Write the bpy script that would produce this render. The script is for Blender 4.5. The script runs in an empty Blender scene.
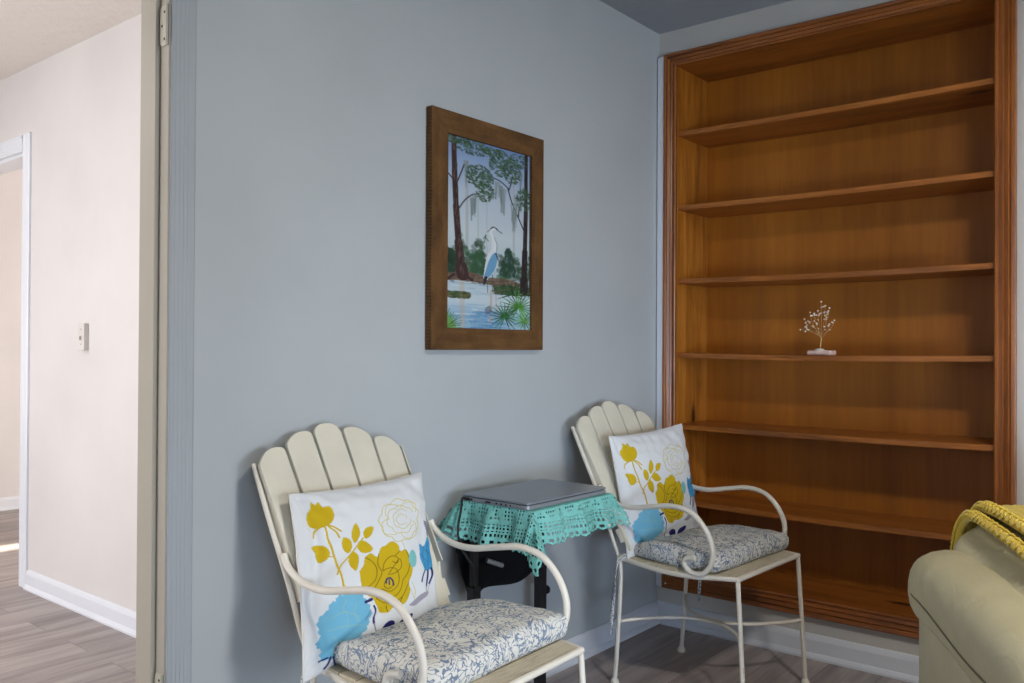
import bpy, math, random
import numpy as np
from mathutils import Vector, Matrix, noise
from math import sin, cos, pi, radians, sqrt

S = bpy.context.scene
COL = S.collection
rnd = random.Random(7)

# ------------------------------------------------------------------ mesh builder
class MB:
    def __init__(s): s.v = []; s.f = []; s.sm = []
    def add(s, vs, fs, smooth=False):
        o = len(s.v); s.v += [tuple(p) for p in vs]
        for f in fs: s.f.append(tuple(i + o for i in f)); s.sm.append(smooth)
        return s
    def box(s, a, b, M=None):
        (x0, y0, z0), (x1, y1, z1) = a, b
        x0, x1 = min(x0, x1), max(x0, x1); y0, y1 = min(y0, y1), max(y0, y1); z0, z1 = min(z0, z1), max(z0, z1)
        vs = [Vector(p) for p in ((x0,y0,z0),(x1,y0,z0),(x1,y1,z0),(x0,y1,z0),(x0,y0,z1),(x1,y0,z1),(x1,y1,z1),(x0,y1,z1))]
        if M: vs = [M @ p for p in vs]
        return s.add(vs, [(0,3,2,1),(4,5,6,7),(0,1,5,4),(1,2,6,5),(2,3,7,6),(3,0,4,7)])
    def tube(s, pts, r, n=10, closed=False, smooth_path=0):
        P = [Vector(p) for p in pts]
        if smooth_path: P = spline(P, smooth_path, closed)
        m = len(P); R = r if isinstance(r, (list, tuple)) else None
        T = []
        for i in range(m):
            a = P[(i - 1) % m] if (closed or i > 0) else P[i]
            b = P[(i + 1) % m] if (closed or i < m - 1) else P[i]
            T.append((b - a).normalized())
        up = Vector((0, 0, 1)) if abs(T[0].z) < .9 else Vector((1, 0, 0))
        u = T[0].cross(up).normalized(); vs = []
        for i in range(m):
            u = (u - T[i] * u.dot(T[i])).normalized(); w = T[i].cross(u)
            rr = (R[min(len(R) - 1, int(round(i * (len(R) - 1) / max(1, m - 1))))]) if R else r
            for k in range(n):
                t = 2 * pi * k / n
                vs.append(P[i] + (u * cos(t) + w * sin(t)) * rr)
        fs = []
        for i in range(m if closed else m - 1):
            j = (i + 1) % m
            for k in range(n):
                l = (k + 1) % n
                fs.append((i * n + k, i * n + l, j * n + l, j * n + k))
        s.add(vs, fs, True)
        if not closed:
            s.add(vs[:n], [tuple(range(n))[::-1]]); s.add(vs[-n:], [tuple(range(n))])
        return s
    def ball(s, c, r, nu=12, nv=8, sc=(1, 1, 1)):
        c = Vector(c); vs = []; fs = []
        for j in range(nv + 1):
            t = pi * j / nv
            for i in range(nu):
                p = 2 * pi * i / nu
                vs.append(c + Vector((sin(t) * cos(p) * sc[0], sin(t) * sin(p) * sc[1], cos(t) * sc[2])) * r)
        for j in range(nv):
            for i in range(nu):
                k = (i + 1) % nu
                fs.append((j * nu + i, (j + 1) * nu + i, (j + 1) * nu + k, j * nu + k))
        return s.add(vs, fs, True)
    def prism(s, poly, axis, a, b, smooth=False):
        """polygon of 2-d points extruded along axis between a and b"""
        def P(p, t):
            return {'x': (t, p[0], p[1]), 'y': (p[0], t, p[1]), 'z': (p[0], p[1], t)}[axis]
        n = len(poly)
        vs = [P(p, a) for p in poly] + [P(p, b) for p in poly]
        fs = [(i, (i + 1) % n, n + (i + 1) % n, n + i) for i in range(n)] + [tuple(range(n))[::-1], tuple(range(n, 2 * n))]
        return s.add(vs, fs, smooth)
    def rbox(s, c, half, r, n=10, fn=None, M=None):
        """rounded box with an optional displacement"""
        c = Vector(c); h = Vector(half); idx = {}; vs = []; fs = []
        nn = n if isinstance(n, (list, tuple)) else (n, n, n)
        def ax(k):                       # finer rows near the rounded rims
            m = nn[k]; rim = [r * (1 - cos(pi / 2 * i / 4)) for i in range(4)]
            mid = [r + (2 * h[k] - 2 * r) * i / m for i in range(m + 1)]
            L = rim + mid + [2 * h[k] - t for t in rim[::-1]]
            return [t - h[k] for t in L]
        A = [ax(0), ax(1), ax(2)]; N = [len(a) - 1 for a in A]
        def V(i, j, k):
            key = (i, j, k)
            if key not in idx:
                q = Vector((A[0][i], A[1][j], A[2][k]))
                inn = Vector([max(-(h[t] - r), min(h[t] - r, q[t])) for t in range(3)])
                d = q - inn; p = inn + d.normalized() * r if d.length > 1e-9 else q
                nrm = d.normalized() if d.length > 1e-9 else Vector((0, 0, 1))
                if fn: p = fn(p, nrm)
                p = c + p
                if M: p = M @ p
                idx[key] = len(vs); vs.append(p)
            return idx[key]
        for i in range(N[0]):
            for j in range(N[1]):
                fs.append((V(i,j,0), V(i,j+1,0), V(i+1,j+1,0), V(i+1,j,0)))
                fs.append((V(i,j,N[2]), V(i+1,j,N[2]), V(i+1,j+1,N[2]), V(i,j+1,N[2])))
        for i in range(N[0]):
            for k in range(N[2]):
                fs.append((V(i,0,k), V(i+1,0,k), V(i+1,0,k+1), V(i,0,k+1)))
                fs.append((V(i,N[1],k), V(i,N[1],k+1), V(i+1,N[1],k+1), V(i+1,N[1],k)))
        for j in range(N[1]):
            for k in range(N[2]):
                fs.append((V(0,j,k), V(0,j,k+1), V(0,j+1,k+1), V(0,j+1,k)))
                fs.append((V(N[0],j,k), V(N[0],j+1,k), V(N[0],j+1,k+1), V(N[0],j,k+1)))
        return s.add(vs, fs, True)
    def build(s, name, mat, parent=None, kind=None, bevel=0):
        me = bpy.data.meshes.new(name); me.from_pydata(s.v, [], s.f)
        me.polygons.foreach_set('use_smooth', s.sm); me.update()
        me.materials.append(mat)
        o = bpy.data.objects.new(name, me); COL.objects.link(o)
        if parent: o.parent = parent
        if kind: o['kind'] = kind
        if bevel:
            m = o.modifiers.new('bevel', 'BEVEL'); m.width = bevel; m.segments = 2; m.limit_method = 'ANGLE'
        return o

def spline(P, n, closed=False):
    out = []; m = len(P)
    for i in range(m if closed else m - 1):
        g = (lambda k: P[k % m]) if closed else (lambda k: P[max(0, min(m - 1, k))])
        a, b, c, d = g(i - 1), g(i), g(i + 1), g(i + 2)
        for k in range(n):
            t = k / n
            out.append(.5 * ((2 * b) + (c - a) * t + (2 * a - 5 * b + 4 * c - d) * t * t + (3 * b - a - 3 * c + d) * t ** 3))
    if not closed: out.append(P[-1])
    return out

def empty(name, loc, rz, label, cat, group=None):
    o = bpy.data.objects.new(name, None); COL.objects.link(o)
    o.location = loc; o.rotation_euler = (0, 0, rz); o.empty_display_size = .05
    tag(o, label, cat, group); return o
def tag(o, label, cat, group=None, kind=None):
    o['label'] = label; o['category'] = cat
    if group: o['group'] = group
    if kind: o['kind'] = kind
    return o
def copy_tree(o, parent=None):
    c = o.copy(); COL.objects.link(c); c.parent = parent
    for ch in [k for k in list(COL.objects) if k.parent == o]: copy_tree(ch, c)
    return c

# ------------------------------------------------------------------ materials
def srgb(r, g, b):
    return tuple(((c / 255) / 12.92 if c / 255 <= .04045 else ((c / 255 + .055) / 1.055) ** 2.4) for c in (r, g, b)) + (1,)
class NT:
    def __init__(s, name, rough=.5, spec=.5, coat=0):
        s.m = bpy.data.materials.new(name); s.m.use_nodes = True
        s.t = s.m.node_tree; s.b = s.t.nodes['Principled BSDF']
        s.b.inputs['Roughness'].default_value = rough
        s.b.inputs['Specular IOR Level'].default_value = spec
        if coat: s.b.inputs['Coat Weight'].default_value = coat; s.b.inputs['Coat Roughness'].default_value = .25
    def n(s, t, **k):
        x = s.t.nodes.new(t)
        for a, v in k.items():
            if hasattr(x, a): setattr(x, a, v)
            else: x.inputs[a.replace('_', ' ')].default_value = v
        return x
    def l(s, a, b): s.t.links.new(a, b)
    def coord(s, scale=(1, 1, 1), loc=(0, 0, 0), rot=(0, 0, 0)):
        tc = s.n('ShaderNodeTexCoord'); mp = s.n('ShaderNodeMapping')
        mp.inputs['Scale'].default_value = scale; mp.inputs['Location'].default_value = loc; mp.inputs['Rotation'].default_value = rot
        s.l(tc.outputs['Object'], mp.inputs['Vector']); return mp.outputs['Vector']
    def noise(s, vec, scale, detail=4, rough=.5, dist=0):
        x = s.n('ShaderNodeTexNoise'); x.inputs['Scale'].default_value = scale; x.inputs['Detail'].default_value = detail
        x.inputs['Roughness'].default_value = rough; x.inputs['Distortion'].default_value = dist
        s.l(vec, x.inputs['Vector']); return x.outputs['Fac']
    def ramp(s, fac, stops, interp='LINEAR'):
        x = s.n('ShaderNodeValToRGB'); cr = x.color_ramp; cr.interpolation = interp
        while len(cr.elements) < len(stops): cr.elements.new(.5)
        for e, (p, c) in zip(cr.elements, stops): e.position = p; e.color = c
        s.l(fac, x.inputs['Fac']); return x.outputs['Color']
    def mix(s, fac, a, b, mode='MIX'):
        x = s.n('ShaderNodeMix'); x.data_type = 'RGBA'; x.blend_type = mode
        for v, i in ((fac, 0), (a, 6), (b, 7)):
            if isinstance(v, (int, float)): x.inputs[i].default_value = v
            elif isinstance(v, tuple): x.inputs[i].default_value = v
            else: s.l(v, x.inputs[i])
        return x.outputs[2]
    def math(s, op, a, b=0.0):
        x = s.n('ShaderNodeMath'); x.operation = op
        for v, i in ((a, 0), (b, 1)):
            if isinstance(v, (int, float)): x.inputs[i].default_value = v
            else: s.l(v, x.inputs[i])
        return x.outputs[0]
    def col(s, c):
        if isinstance(c, tuple): s.b.inputs['Base Color'].default_value = c
        else: s.l(c, s.b.inputs['Base Color'])
        return s
    def bump(s, h, strength, dist=.002):
        x = s.n('ShaderNodeBump'); x.inputs['Strength'].default_value = strength; x.inputs['Distance'].default_value = dist
        s.l(h, x.inputs['Height']); s.l(x.outputs['Normal'], s.b.inputs['Normal']); return s

def paint(name, c, rough=.55, scale=60, strength=.15, var=.04, dist=.0015):
    t = NT(name, rough, .35); v = t.coord()
    n1 = t.noise(v, 2.2, 3); dark = tuple(x * (1 - var) for x in c[:3]) + (1,); lite = tuple(min(1, x * (1 + var)) for x in c[:3]) + (1,)
    t.col(t.ramp(n1, [(.3, dark), (.7, lite)])); t.bump(t.noise(v, scale, 5), strength, dist); return t.m

M_wall = paint('wall_paint_light_blue_grey', srgb(176, 181, 184), .5)
M_hall = paint('wall_paint_white', srgb(210, 207, 207), .45)
M_back = paint('wall_paint_warm_grey', srgb(196, 193, 188), .5)
M_trim = paint('trim_gloss_white', srgb(214, 218, 226), .32, 25, .08)
M_jamb = paint('jamb_gloss_ivory', srgb(166, 160, 148), .5, 30, .1)
M_casing = paint('casing_paint_blue_grey', srgb(164, 169, 174), .6, 30, .1)
def ceil_mat(name, c):
    t = NT(name, .8, .2); v = t.coord((1, 1.6, 1))
    t.col(srgb(*c)); h = t.ramp(t.noise(v, 14, 6, .6, .4), [(.42, (0, 0, 0, 1)), (.62, (1, 1, 1, 1))]); t.bump(h, .35, .004); return t.m
M_ceil = ceil_mat('ceiling_grey_knockdown', (162, 168, 178)); M_ceilh = ceil_mat('ceiling_white_knockdown', (232, 226, 220))

def floor_mat():
    t = NT('grey_oak_plank', .42, .45); v = t.coord()
    br = t.n('ShaderNodeTexBrick'); br.offset = .37; br.offset_frequency = 2
    for k, x in (('Scale', 1), ('Mortar Size', .0016), ('Mortar Smooth', .1), ('Bias', 0), ('Brick Width', 1.22), ('Row Height', .18)): br.inputs[k].default_value = x
    br.inputs['Color1'].default_value = (0, 0, 0, 1); br.inputs['Color2'].default_value = (1, 1, 1, 1); br.inputs['Mortar'].default_value = (.5, .5, .5, 1)
    t.l(v, br.inputs['Vector'])
    off = t.n('ShaderNodeVectorMath'); off.operation = 'MULTIPLY_ADD'
    t.l(br.outputs['Color'], off.inputs[0]); off.inputs[1].default_value = (3.1, 1.7, 0)
    mp = t.n('ShaderNodeMapping'); mp.inputs['Scale'].default_value = (1.1, 11, 1); t.l(v, mp.inputs['Vector']); t.l(mp.outputs[0], off.inputs[2])
    g = t.noise(off.outputs[0], 2.2, 9, .62, .6)
    g2 = t.noise(off.outputs[0], .9, 4, .5, .3)
    c = t.ramp(g, [(.25, srgb(102, 92, 90)), (.42, srgb(142, 131, 128)), (.58, srgb(176, 166, 162)), (.78, srgb(206, 198, 194))])
    c = t.mix(.55, c, t.ramp(g2, [(.3, srgb(112, 103, 102)), (.7, srgb(190, 180, 176))]))
    pl = t.ramp(br.outputs['Color'], [(0, (.78, .78, .79, 1)), (1, (1.0, .99, .98, 1))])
    c = t.mix(1.0, c, pl, 'MULTIPLY')
    c = t.mix(t.math('MULTIPLY', br.outputs['Fac'], .6), c, srgb(80, 73, 71))
    t.col(c); t.bump(t.math('SUBTRACT', g, br.outputs['Fac']), .25, .0015); return t.m
M_floor = floor_mat()

def wood(name, dark, mid, lite, axis='z', scale=7, rough=.38, coat=.15, knots=True):
    t = NT(name, rough, .4, coat)
    sc = {'x': (.07, 1, 1), 'y': (1, .07, 1), 'z': (1, 1, .07)}[axis]
    v = t.coord(sc)
    g = t.noise(v, scale * 3, 7, .6, .5); w = t.noise(v, scale * .9, 3, .5, .8)
    fine = t.noise(v, scale * 16, 4, .6)
    c = t.ramp(t.math('ADD', t.math('MULTIPLY', g, .6), t.math('MULTIPLY', w, .4)), [(.34, dark), (.5, mid), (.68, lite)])
    c = t.mix(.35, c, t.ramp(fine, [(.35, dark), (.6, mid)]), 'MULTIPLY') if False else t.mix(.22, c, t.ramp(fine, [(.35, dark), (.65, lite)]))
    if knots:
        sk = {'x': (.35, 1, 1), 'y': (1, .35, 1), 'z': (1, 1, .35)}[axis]
        vo = t.n('ShaderNodeTexVoronoi'); vo.inputs['Scale'].default_value = 5.2; vo.inputs['Randomness'].default_value = 1
        t.l(t.coord(sk, (3.3, 1.9, .7)), vo.inputs['Vector'])
        k = t.ramp(vo.outputs['Distance'], [(.05, (1, 1, 1, 1)), (.14, (0, 0, 0, 1))])
        c = t.mix(k, c, tuple(x * .35 for x in dark[:3]) + (1,))
    t.col(c); t.bump(fine, .12, .0006); return t.m
D, Md, Lt = srgb(84, 44, 10), srgb(156, 92, 24), srgb(200, 130, 48)
M_bc_v = wood('stained_pine_upright', D, Md, Lt, 'z', 9)
M_bc_h = wood('stained_pine_shelf', srgb(98, 52, 16), srgb(156, 90, 32), srgb(190, 118, 50), 'y', 9)
M_bc_back = wood('stained_plywood_back', srgb(140, 80, 16), srgb(160, 95, 20), srgb(178, 110, 28), 'z', 4, .5, .05, False)
M_bc_case = wood('stained_pine_casing', srgb(84, 44, 16), srgb(140, 78, 30), srgb(174, 106, 46), 'z', 12, .35, .2, False)
M_bc_caseh = wood('stained_pine_casing_level', srgb(84, 44, 16), srgb(140, 78, 30), srgb(174, 106, 46), 'y', 12, .35, .2, False)

def simple(name, c, rough=.5, metal=0, spec=.5, bscale=0, bstr=.1, coat=0):
    t = NT(name, rough, spec, coat); t.b.inputs['Metallic'].default_value = metal
    v = t.coord(); n = t.noise(v, 9, 3)
    t.col(t.ramp(n, [(.3, tuple(x * .93 for x in c[:3]) + (1,)), (.7, tuple(min(1, x * 1.05) for x in c[:3]) + (1,))]))
    if bscale: t.bump(t.noise(v, bscale, 5), bstr, .001)
    return t.m
M_cmetal = simple('cream_painted_steel', srgb(222, 215, 202), .38, 0, .5, 70, .25)
M_cslat = simple('cream_painted_slat', srgb(214, 208, 190), .5, 0, .4, 120, .12)
def seatmat():
    t = NT('worn_cream_seat', .55, .35); v = t.coord((1, 14, 1))
    n = t.noise(v, 14, 8, .7); n2 = t.noise(t.coord(), 9, 6, .7)
    t.col(t.mix(t.ramp(n2, [(.35, (0, 0, 0, 1)), (.65, (1, 1, 1, 1))]), srgb(206, 196, 172), t.ramp(n, [(.35, srgb(140, 124, 98)), (.6, srgb(206, 196, 172))])))
    t.bump(n, .2, .001); return t.m
M_cseat = seatmat()
M_black = simple('black_steel', srgb(30, 29, 32), .45, .2)
M_blackfab = simple('black_fabric', srgb(17, 17, 21), .9, 0, .2, 300, .4)
M_rub = simple('black_rubber', srgb(22, 22, 22), .6)
M_lid = simple('silver_grey_lid', srgb(140, 147, 155), .36, .35)
M_base = simple('dark_silver_base', srgb(150, 153, 160), .35, .4)
M_dark = simple('dark_port', srgb(14, 14, 16), .5)
M_switch = simple('ivory_plastic', srgb(205, 200, 196), .4)
M_hinge = simple('painted_hinge', srgb(176, 172, 158), .35, 0, .5)
M_hole = simple('screw_recess', srgb(60, 52, 44), .7)
M_copper = simple('copper_wire', srgb(190, 150, 100), .35, .9)
M_bead = simple('pale_crystal_bead', srgb(236, 226, 206), .15, 0, .8, coat=.5)
M_quartz = simple('pink_quartz', srgb(224, 196, 186), .4, 0, .5, 40, .5)
M_teal = simple('teal_crochet_yarn', srgb(122, 190, 182), .85, 0, .2, 500, .5)
M_white = simple('white_plastic_cap', srgb(232, 230, 226), .4)

def leather():
    t = NT('sage_beige_leather', .36, .45); v = t.coord()
    n = t.noise(v, 6, 4, .5, .5)
    t.col(t.ramp(n, [(.3, srgb(180, 173, 140)), (.7, srgb(194, 187, 156))]))
    w = t.noise(t.coord((1, 2.2, 1)), 11, 6, .55, 1.2); g = t.noise(v, 380, 2)
    t.bump(t.math('ADD', t.math('MULTIPLY', w, 1.0), t.math('MULTIPLY', g, .05)), .5, .008); return t.m
M_leather = leather()
M_piping = simple('sage_piping', srgb(120, 112, 88), .5)
def yarn():
    t = NT('mustard_wool', .9, .15); v = t.coord()
    n = t.noise(v, 260, 3, .7); n2 = t.noise(v, 14, 3)
    t.col(t.mix(.4, t.ramp(n, [(.3, srgb(176, 146, 30)), (.7, srgb(232, 206, 84))]), t.ramp(n2, [(.3, srgb(196, 166, 44)), (.7, srgb(226, 200, 80))])))
    t.bump(n, .8, .002); t.b.inputs['Sheen Weight'].default_value = .3; return t.m
M_yarn = yarn()
def scrollmat(name, bg, fg, scale=20):
    """cushion cloth with curling vine lines"""
    t = NT(name, .85, .15); v = t.coord()
    n = t.noise(v, scale, 1.2, .5, 2.4)
    a = t.math('ABSOLUTE', t.math('SUBTRACT', n, .47))
    n2 = t.noise(t.coord((1, 1, 1), (5, 3, 2)), scale * 1.15, 1, .5, 2.6)
    b = t.math('ABSOLUTE', t.math('SUBTRACT', n2, .53))
    k = t.ramp(t.math('MINIMUM', a, b), [(.022, (1, 1, 1, 1)), (.034, (0, 0, 0, 1))])
    bl = t.ramp(t.noise(v, 8, 2), [(.3, fg), (.7, srgb(124, 138, 158))])
    t.col(t.mix(k, bg, bl)); t.bump(t.noise(v, 400, 3), .3, .001); return t.m
M_scroll = scrollmat('cushion_cloth_blue_scroll', srgb(212, 210, 202), srgb(108, 122, 144), 21)
def vcol(name, rough=.8, spec=.2, bscale=400, bstr=.3):
    t = NT(name, rough, spec); a = t.n('ShaderNodeAttribute'); a.attribute_name = 'print'
    t.l(a.outputs['Color'], t.b.inputs['Base Color']); t.bump(t.noise(t.coord(), bscale, 3), bstr, .001); return t.m
M_print = vcol('printed_cotton'); M_paint = vcol('painted_canvas', .55, .3, 180, .2)
M_cotton = simple('white_cotton', srgb(214, 212, 208), .85, 0, .2, 400, .3)
def barn(axis):
    t = NT('rustic_frame_wood_' + axis, .7, .2); sc = {'x': (.12, 1, 1), 'z': (1, 1, .12)}[axis]
    g = t.noise(t.coord(sc), 34, 7, .65, .4)
    saw = t.noise(t.coord((1, 1, 1), rot=(0, radians(38), 0)), 1, 0)
    wv = t.n('ShaderNodeTexWave'); wv.inputs['Scale'].default_value = 55; wv.inputs['Distortion'].default_value = 3; wv.inputs['Detail'].default_value = 3
    t.l(t.coord((1, 1, 1), rot=(0, radians(35), 0)), wv.inputs['Vector'])
    c = t.ramp(g, [(.3, srgb(58, 38, 20)), (.5, srgb(92, 64, 36)), (.72, srgb(128, 92, 52))])
    c = t.mix(.32, c, t.ramp(wv.outputs['Fac'], [(.2, srgb(52, 36, 20)), (.8, srgb(132, 96, 58))])); c = t.mix(.35, c, t.ramp(t.noise(t.coord((1, 1, 1), (2, 5, 1)), 11, 5, .65), [(.35, srgb(50, 34, 20)), (.62, srgb(118, 82, 46))]))
    t.col(c); t.bump(t.math('ADD', g, t.math('MULTIPLY', wv.outputs['Fac'], .5)), .5, .002); return t.m
M_barn_h, M_barn_v = barn('x'), barn('z')

# ------------------------------------------------------------------ room shell
H = 2.44
def struct(name, mb, mat, bevel=0):
    o = mb.build(name, mat, bevel=bevel); o['kind'] = 'structure'; return o
X0, Y0 = -5.2, -3.6           # far corners of the living room
WT = .12
DX0, DX1, DZ = -3.02, -2.17, 2.04    # doorway to the hall in the painting wall
BY0, BY1, BZ0, BZ1 = -.085, -1.24, .217, 2.289   # bookcase recess
struct('floor', MB().box((X0 - .1, Y0 - .1, -.1), (3.2, 4.8, 0)), M_floor)
m = MB().box((X0 - .1, 0, 0), (DX0 - .015, WT, H)).box((DX0 - .015, 0, DZ + .015), (DX1 + .015, WT, H)).box((DX1 + .015, 0, 0), (.0, WT, H))
struct('wall_left', m, M_wall)
m = MB()
m.box((0, .12, 0), (.14, BY0 + .02, H)).box((0, BY0 + .02, 0), (.14, BY1 - .02, BZ0 - .02)).box((0, BY0 + .02, BZ1 + .02), (.14, BY1 - .02, H)).box((0, BY1 - .02, 0), (.14, Y0 - .1, H))
struct('wall_back', m, M_back)
# right wall with the window that lights the room
WX0, WX1, WZ0, WZ1 = -4.1, -.7, .08, 2.08  # opening stretched along x so the added low blue fill gets in
m = MB().box((X0, Y0, 0), (WX0, Y0 - .12, H)).box((WX0, Y0, 0), (WX1, Y0 - .12, WZ0)).box((WX0, Y0, WZ1), (WX1, Y0 - .12, H)).box((WX1, Y0, 0), (0, Y0 - .12, H))
struct('wall_right', m, M_back)
VY0, VY1 = -3.5, -1.9
m = MB().box((X0 - .12, Y0 - .12, 0), (X0, VY0, H)).box((X0 - .12, VY0, 0), (X0, VY1, .08)).box((X0 - .12, VY0, 2.1), (X0, VY1, H)).box((X0 - .12, VY1, 0), (X0, WT, H))
struct('wall_front', m, M_back)
struct('ceiling', MB().box((X0 - .12, Y0 - .12, H), (.14, WT * .5, H + .1)), M_ceil)
def winframe(name, horiz, a0, a1, z0, z1, pos):
    mb = MB()
    def bx(u0, u1, w0, w1):
        if horiz: mb.box((u0, pos - .03, w0), (u1, pos - .08, w1))
        else: mb.box((pos - .03, u0, w0), (pos - .08, u1, w1))
    bx(a0, a1, z0, z0 + .05); bx(a0, a1, z1 - .05, z1); bx(a0, a0 + .05, z0, z1); bx(a1 - .05, a1, z0, z1)
    bx((a0 + a1) / 2 - .02, (a0 + a1) / 2 + .02, z0, z1)
    struct(name, mb, M_trim)
winframe('window_1', True, WX0, WX1, WZ0, WZ1, Y0)
winframe('window_2', False, VY0, VY1, .08, 2.1, X0)

# baseboards with a shoe strip
def baseprof(sgn=1):
    return [(0, 0), (.022, 0), (.022, .008), (.016, .018), (.012, .022), (.012, .068), (.009, .078), (.005, .086), (0, .088)]
m = MB()
m.prism([(-p[0], p[1]) for p in baseprof()], 'x', DX1 + .085, -.0)      # runs along x on the plane y=0
struct('baseboard_left', m, M_trim)
def ybase(mb, x, y0, y1, side=-1):
    return mb.prism([(x + side * p[0], p[1]) for p in baseprof()], 'y', y0, y1)
m = ybase(MB(), 0, -.0, Y0)
struct('baseboard_back', m, M_trim)

# doorway: jamb, stop, casing
m = MB().box((DX1, -.001, 0), (DX1 + .016, WT + .004, DZ)).box((DX0 - .016, -.001, 0), (DX0, WT + .004, DZ)).box((DX0, -.001, DZ), (DX1, WT + .004, DZ + .016))
m.box((DX1 - .011, .036, 0), (DX1, .078, DZ)).box((DX0, .036, 0), (DX0 + .011, .078, DZ)).box((DX0, .036, DZ - .011), (DX1, .078, DZ))
struct('door_1', m, M_jamb, .002)
def casing_prof(w=.076):
    k = w / .076; pts = [(a * k, b * k) for a, b in ((0, 0), (0, .008), (.004, .0105), (.012, .0105), (.015, .0085), (.026, .0095), (.029, .008), (.038, .0105), (.041, .009), (.050, .012), (.053, .0105), (.060, .013), (.071, .013), (.076, .009), (.076, 0))]
    return pts
m = MB()
m.prism([(DX1 + .004 + a, -b * .75) for a, b in casing_prof(.060)], 'z', 0, DZ + .08)
m.prism([(DX0 - .004 - a, -b) for a, b in casing_prof()], 'z', 0, DZ + .08)
m.prism([(-b, DZ + .004 + a) for a, b in casing_prof()], 'x', DX0, DX1)
struct('trim_1', m, M_casing)
# fallen-away filler strip between the corner and the bookcase casing
struct('trim_2', MB().box((-.022, -.004, .155), (0, -.0322, 2.335)), M_trim, .002)

# hinge leaves left on the jamb
def hinge(z, label):
    t = empty('door_hinge', (DX1, .018, z), 0, label, 'hinge', 'painted hinge leaves on the door jamb')
    pts = []
    for k in range(9): a = pi / 2 * k / 8; pts.append((.015 - .012 + .012 * sin(a) + 0, .045 - .012 + .012 * cos(a)))
    prof = [(-.015, .045)] + pts + [(p[0], -p[1]) for p in pts[::-1]] + [(-.015, -.045)]
    MB().prism(prof, 'x', -.0028, -.0003).build('hinge_leaf', M_hinge, t)
    MB().tube([(-.004, -.0165, -.045), (-.004, -.0165, .045)], .003, 10).build('knuckle', M_hinge, t)
    for zz, yy in ((.03, -.004), (0, .006), (-.03, -.004)):
        MB().tube([(-.0034, yy, zz), (-.0027, yy, zz)], .0032, 10).build('screw', M_hole, t)
hinge(1.845, 'painted hinge leaf with three screw holes high on the door jamb')
hinge(.36, 'painted hinge leaf low on the door jamb, near the bottom of the photo')

# ---- hall and the room beyond
HX = -1.466
hy0, hy1 = 2.575, 3.38
m = MB().box((HX, WT, 0), (HX + .11, hy0, H)).box((HX, hy0, DZ), (HX + .11, hy1, H)).box((HX, hy1, 0), (HX + .11, 4.64, H))
struct('wall_hall', m, M_hall)
m = MB().box((-4.6, 4.64, 0), (3.2, 4.76, H))
struct('wall_far', m, M_hall)
m = MB().box((-4.6, WT, 0), (-4.5, .8, H)).box((-4.6, .8, 0), (-4.5, 2.4, .5)).box((-4.6, .8, 2.1), (-4.5, 2.4, H)).box((-4.6, 2.4, 0), (-4.5, 4.64, H))
struct('wall_hall_end', m, M_hall)
m = MB().box((HX + .11, WT + .02, 0), (3.1, WT + .12, H)).box((3.0, WT + .12, 0), (3.1, .8, H)).box((3.0, .8, 0), (3.1, 2.1, .5)).box((3.0, .8, 2.1), (3.1, 2.1, H)).box((3.0, 2.1, 0), (3.1, 3.0, H)).box((3.0, 3.0, 0), (3.1, 3.16, .5)).box((3.0, 3.0, 2.1), (3.1, 3.16, H)).box((3.0, 3.16, 0), (3.1, 4.64, H))
struct('wall_far_side', m, M_hall)
m = MB().box((-4.6, WT * .5, H), (3.1, 4.76, H + .1)); struct('ceiling_hall', m, M_ceilh)
m = MB(); ybase(m, HX, WT, hy0 - .09); struct('baseboard_hall', m, M_trim)
m = MB().prism([(4.64 - p[0], p[1]) for p in baseprof()], 'x', -4.5, 3.0); struct('baseboard_far', m, M_trim)
m = MB()
m.prism([(HX - b, hy0 - .005 - a) for a, b in casing_prof(.08)], 'z', 0, DZ + .085)
m.prism([(HX - b, hy1 + .005 + a) for a, b in casing_prof(.08)], 'z', 0, DZ + .085)
m.prism([(HX - b, DZ + .004 + a) for a, b in casing_prof(.08)], 'y', hy0 - .002, hy1 + .002)
struct('trim_3', m, M_trim)
m = MB().box((HX - .001, hy0, 0), (HX + .112, hy0 + .014, DZ)).box((HX - .001, hy1 - .014, 0), (HX + .112, hy1, DZ)).box((HX - .001, hy0, DZ - .014), (HX + .112, hy1, DZ))
struct('door_2', m, M_trim)
t = empty('light_switch', (HX, 1.93, 1.168), 0, 'small ivory toggle light switch on the bright hall wall', 'light switch')
MB().box((-.020, -.028, -.057), (0, .028, .057)).build('plate', M_switch, t, bevel=.002)
MB().box((-.030, -.005, -.014), (-.019, .005, .004), Matrix.Rotation(.0, 4, 'Y')).build('toggle', M_switch, t, bevel=.001)
for z in (-.032, .032): MB().tube([(-.0205, 0, z), (-.0198, 0, z)], .0025, 8).build('screw', M_hole, t)

# ------------------------------------------------------------------ bookcase
bc = empty('bookcase', (0, -.66, .15), 0, 'tall brown stained wooden bookcase with six shelves built into the wall', 'bookcase')
def bpart(name, mb, mat, bevel=0, parent=bc):
    mb.v = [(x, y + .66, z - .15) for x, y, z in mb.v]
    return mb.build(name, mat, parent, bevel=bevel)
XB = .275
bpart('back_panel', MB().box((XB, BY0 + .018, BZ0 - .018), (XB + .01, BY1 - .018, BZ1 + .018)), M_bc_back)
bpart('side_panel', MB().box((-.002, BY0, BZ0 - .018), (XB, BY0 + .018, BZ1 + .018)), M_bc_v)
bpart('side_panel', MB().box((-.002, BY1, BZ0 - .018), (XB, BY1 - .018, BZ1 + .018)), M_bc_v)
bpart('top_panel', MB().box((-.002, BY0, BZ1), (XB, BY1, BZ1 + .018)), M_bc_h)
bpart('bottom_panel', MB().box((-.002, BY0, BZ0 - .018), (XB, BY1, BZ0)), M_bc_h)
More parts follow.
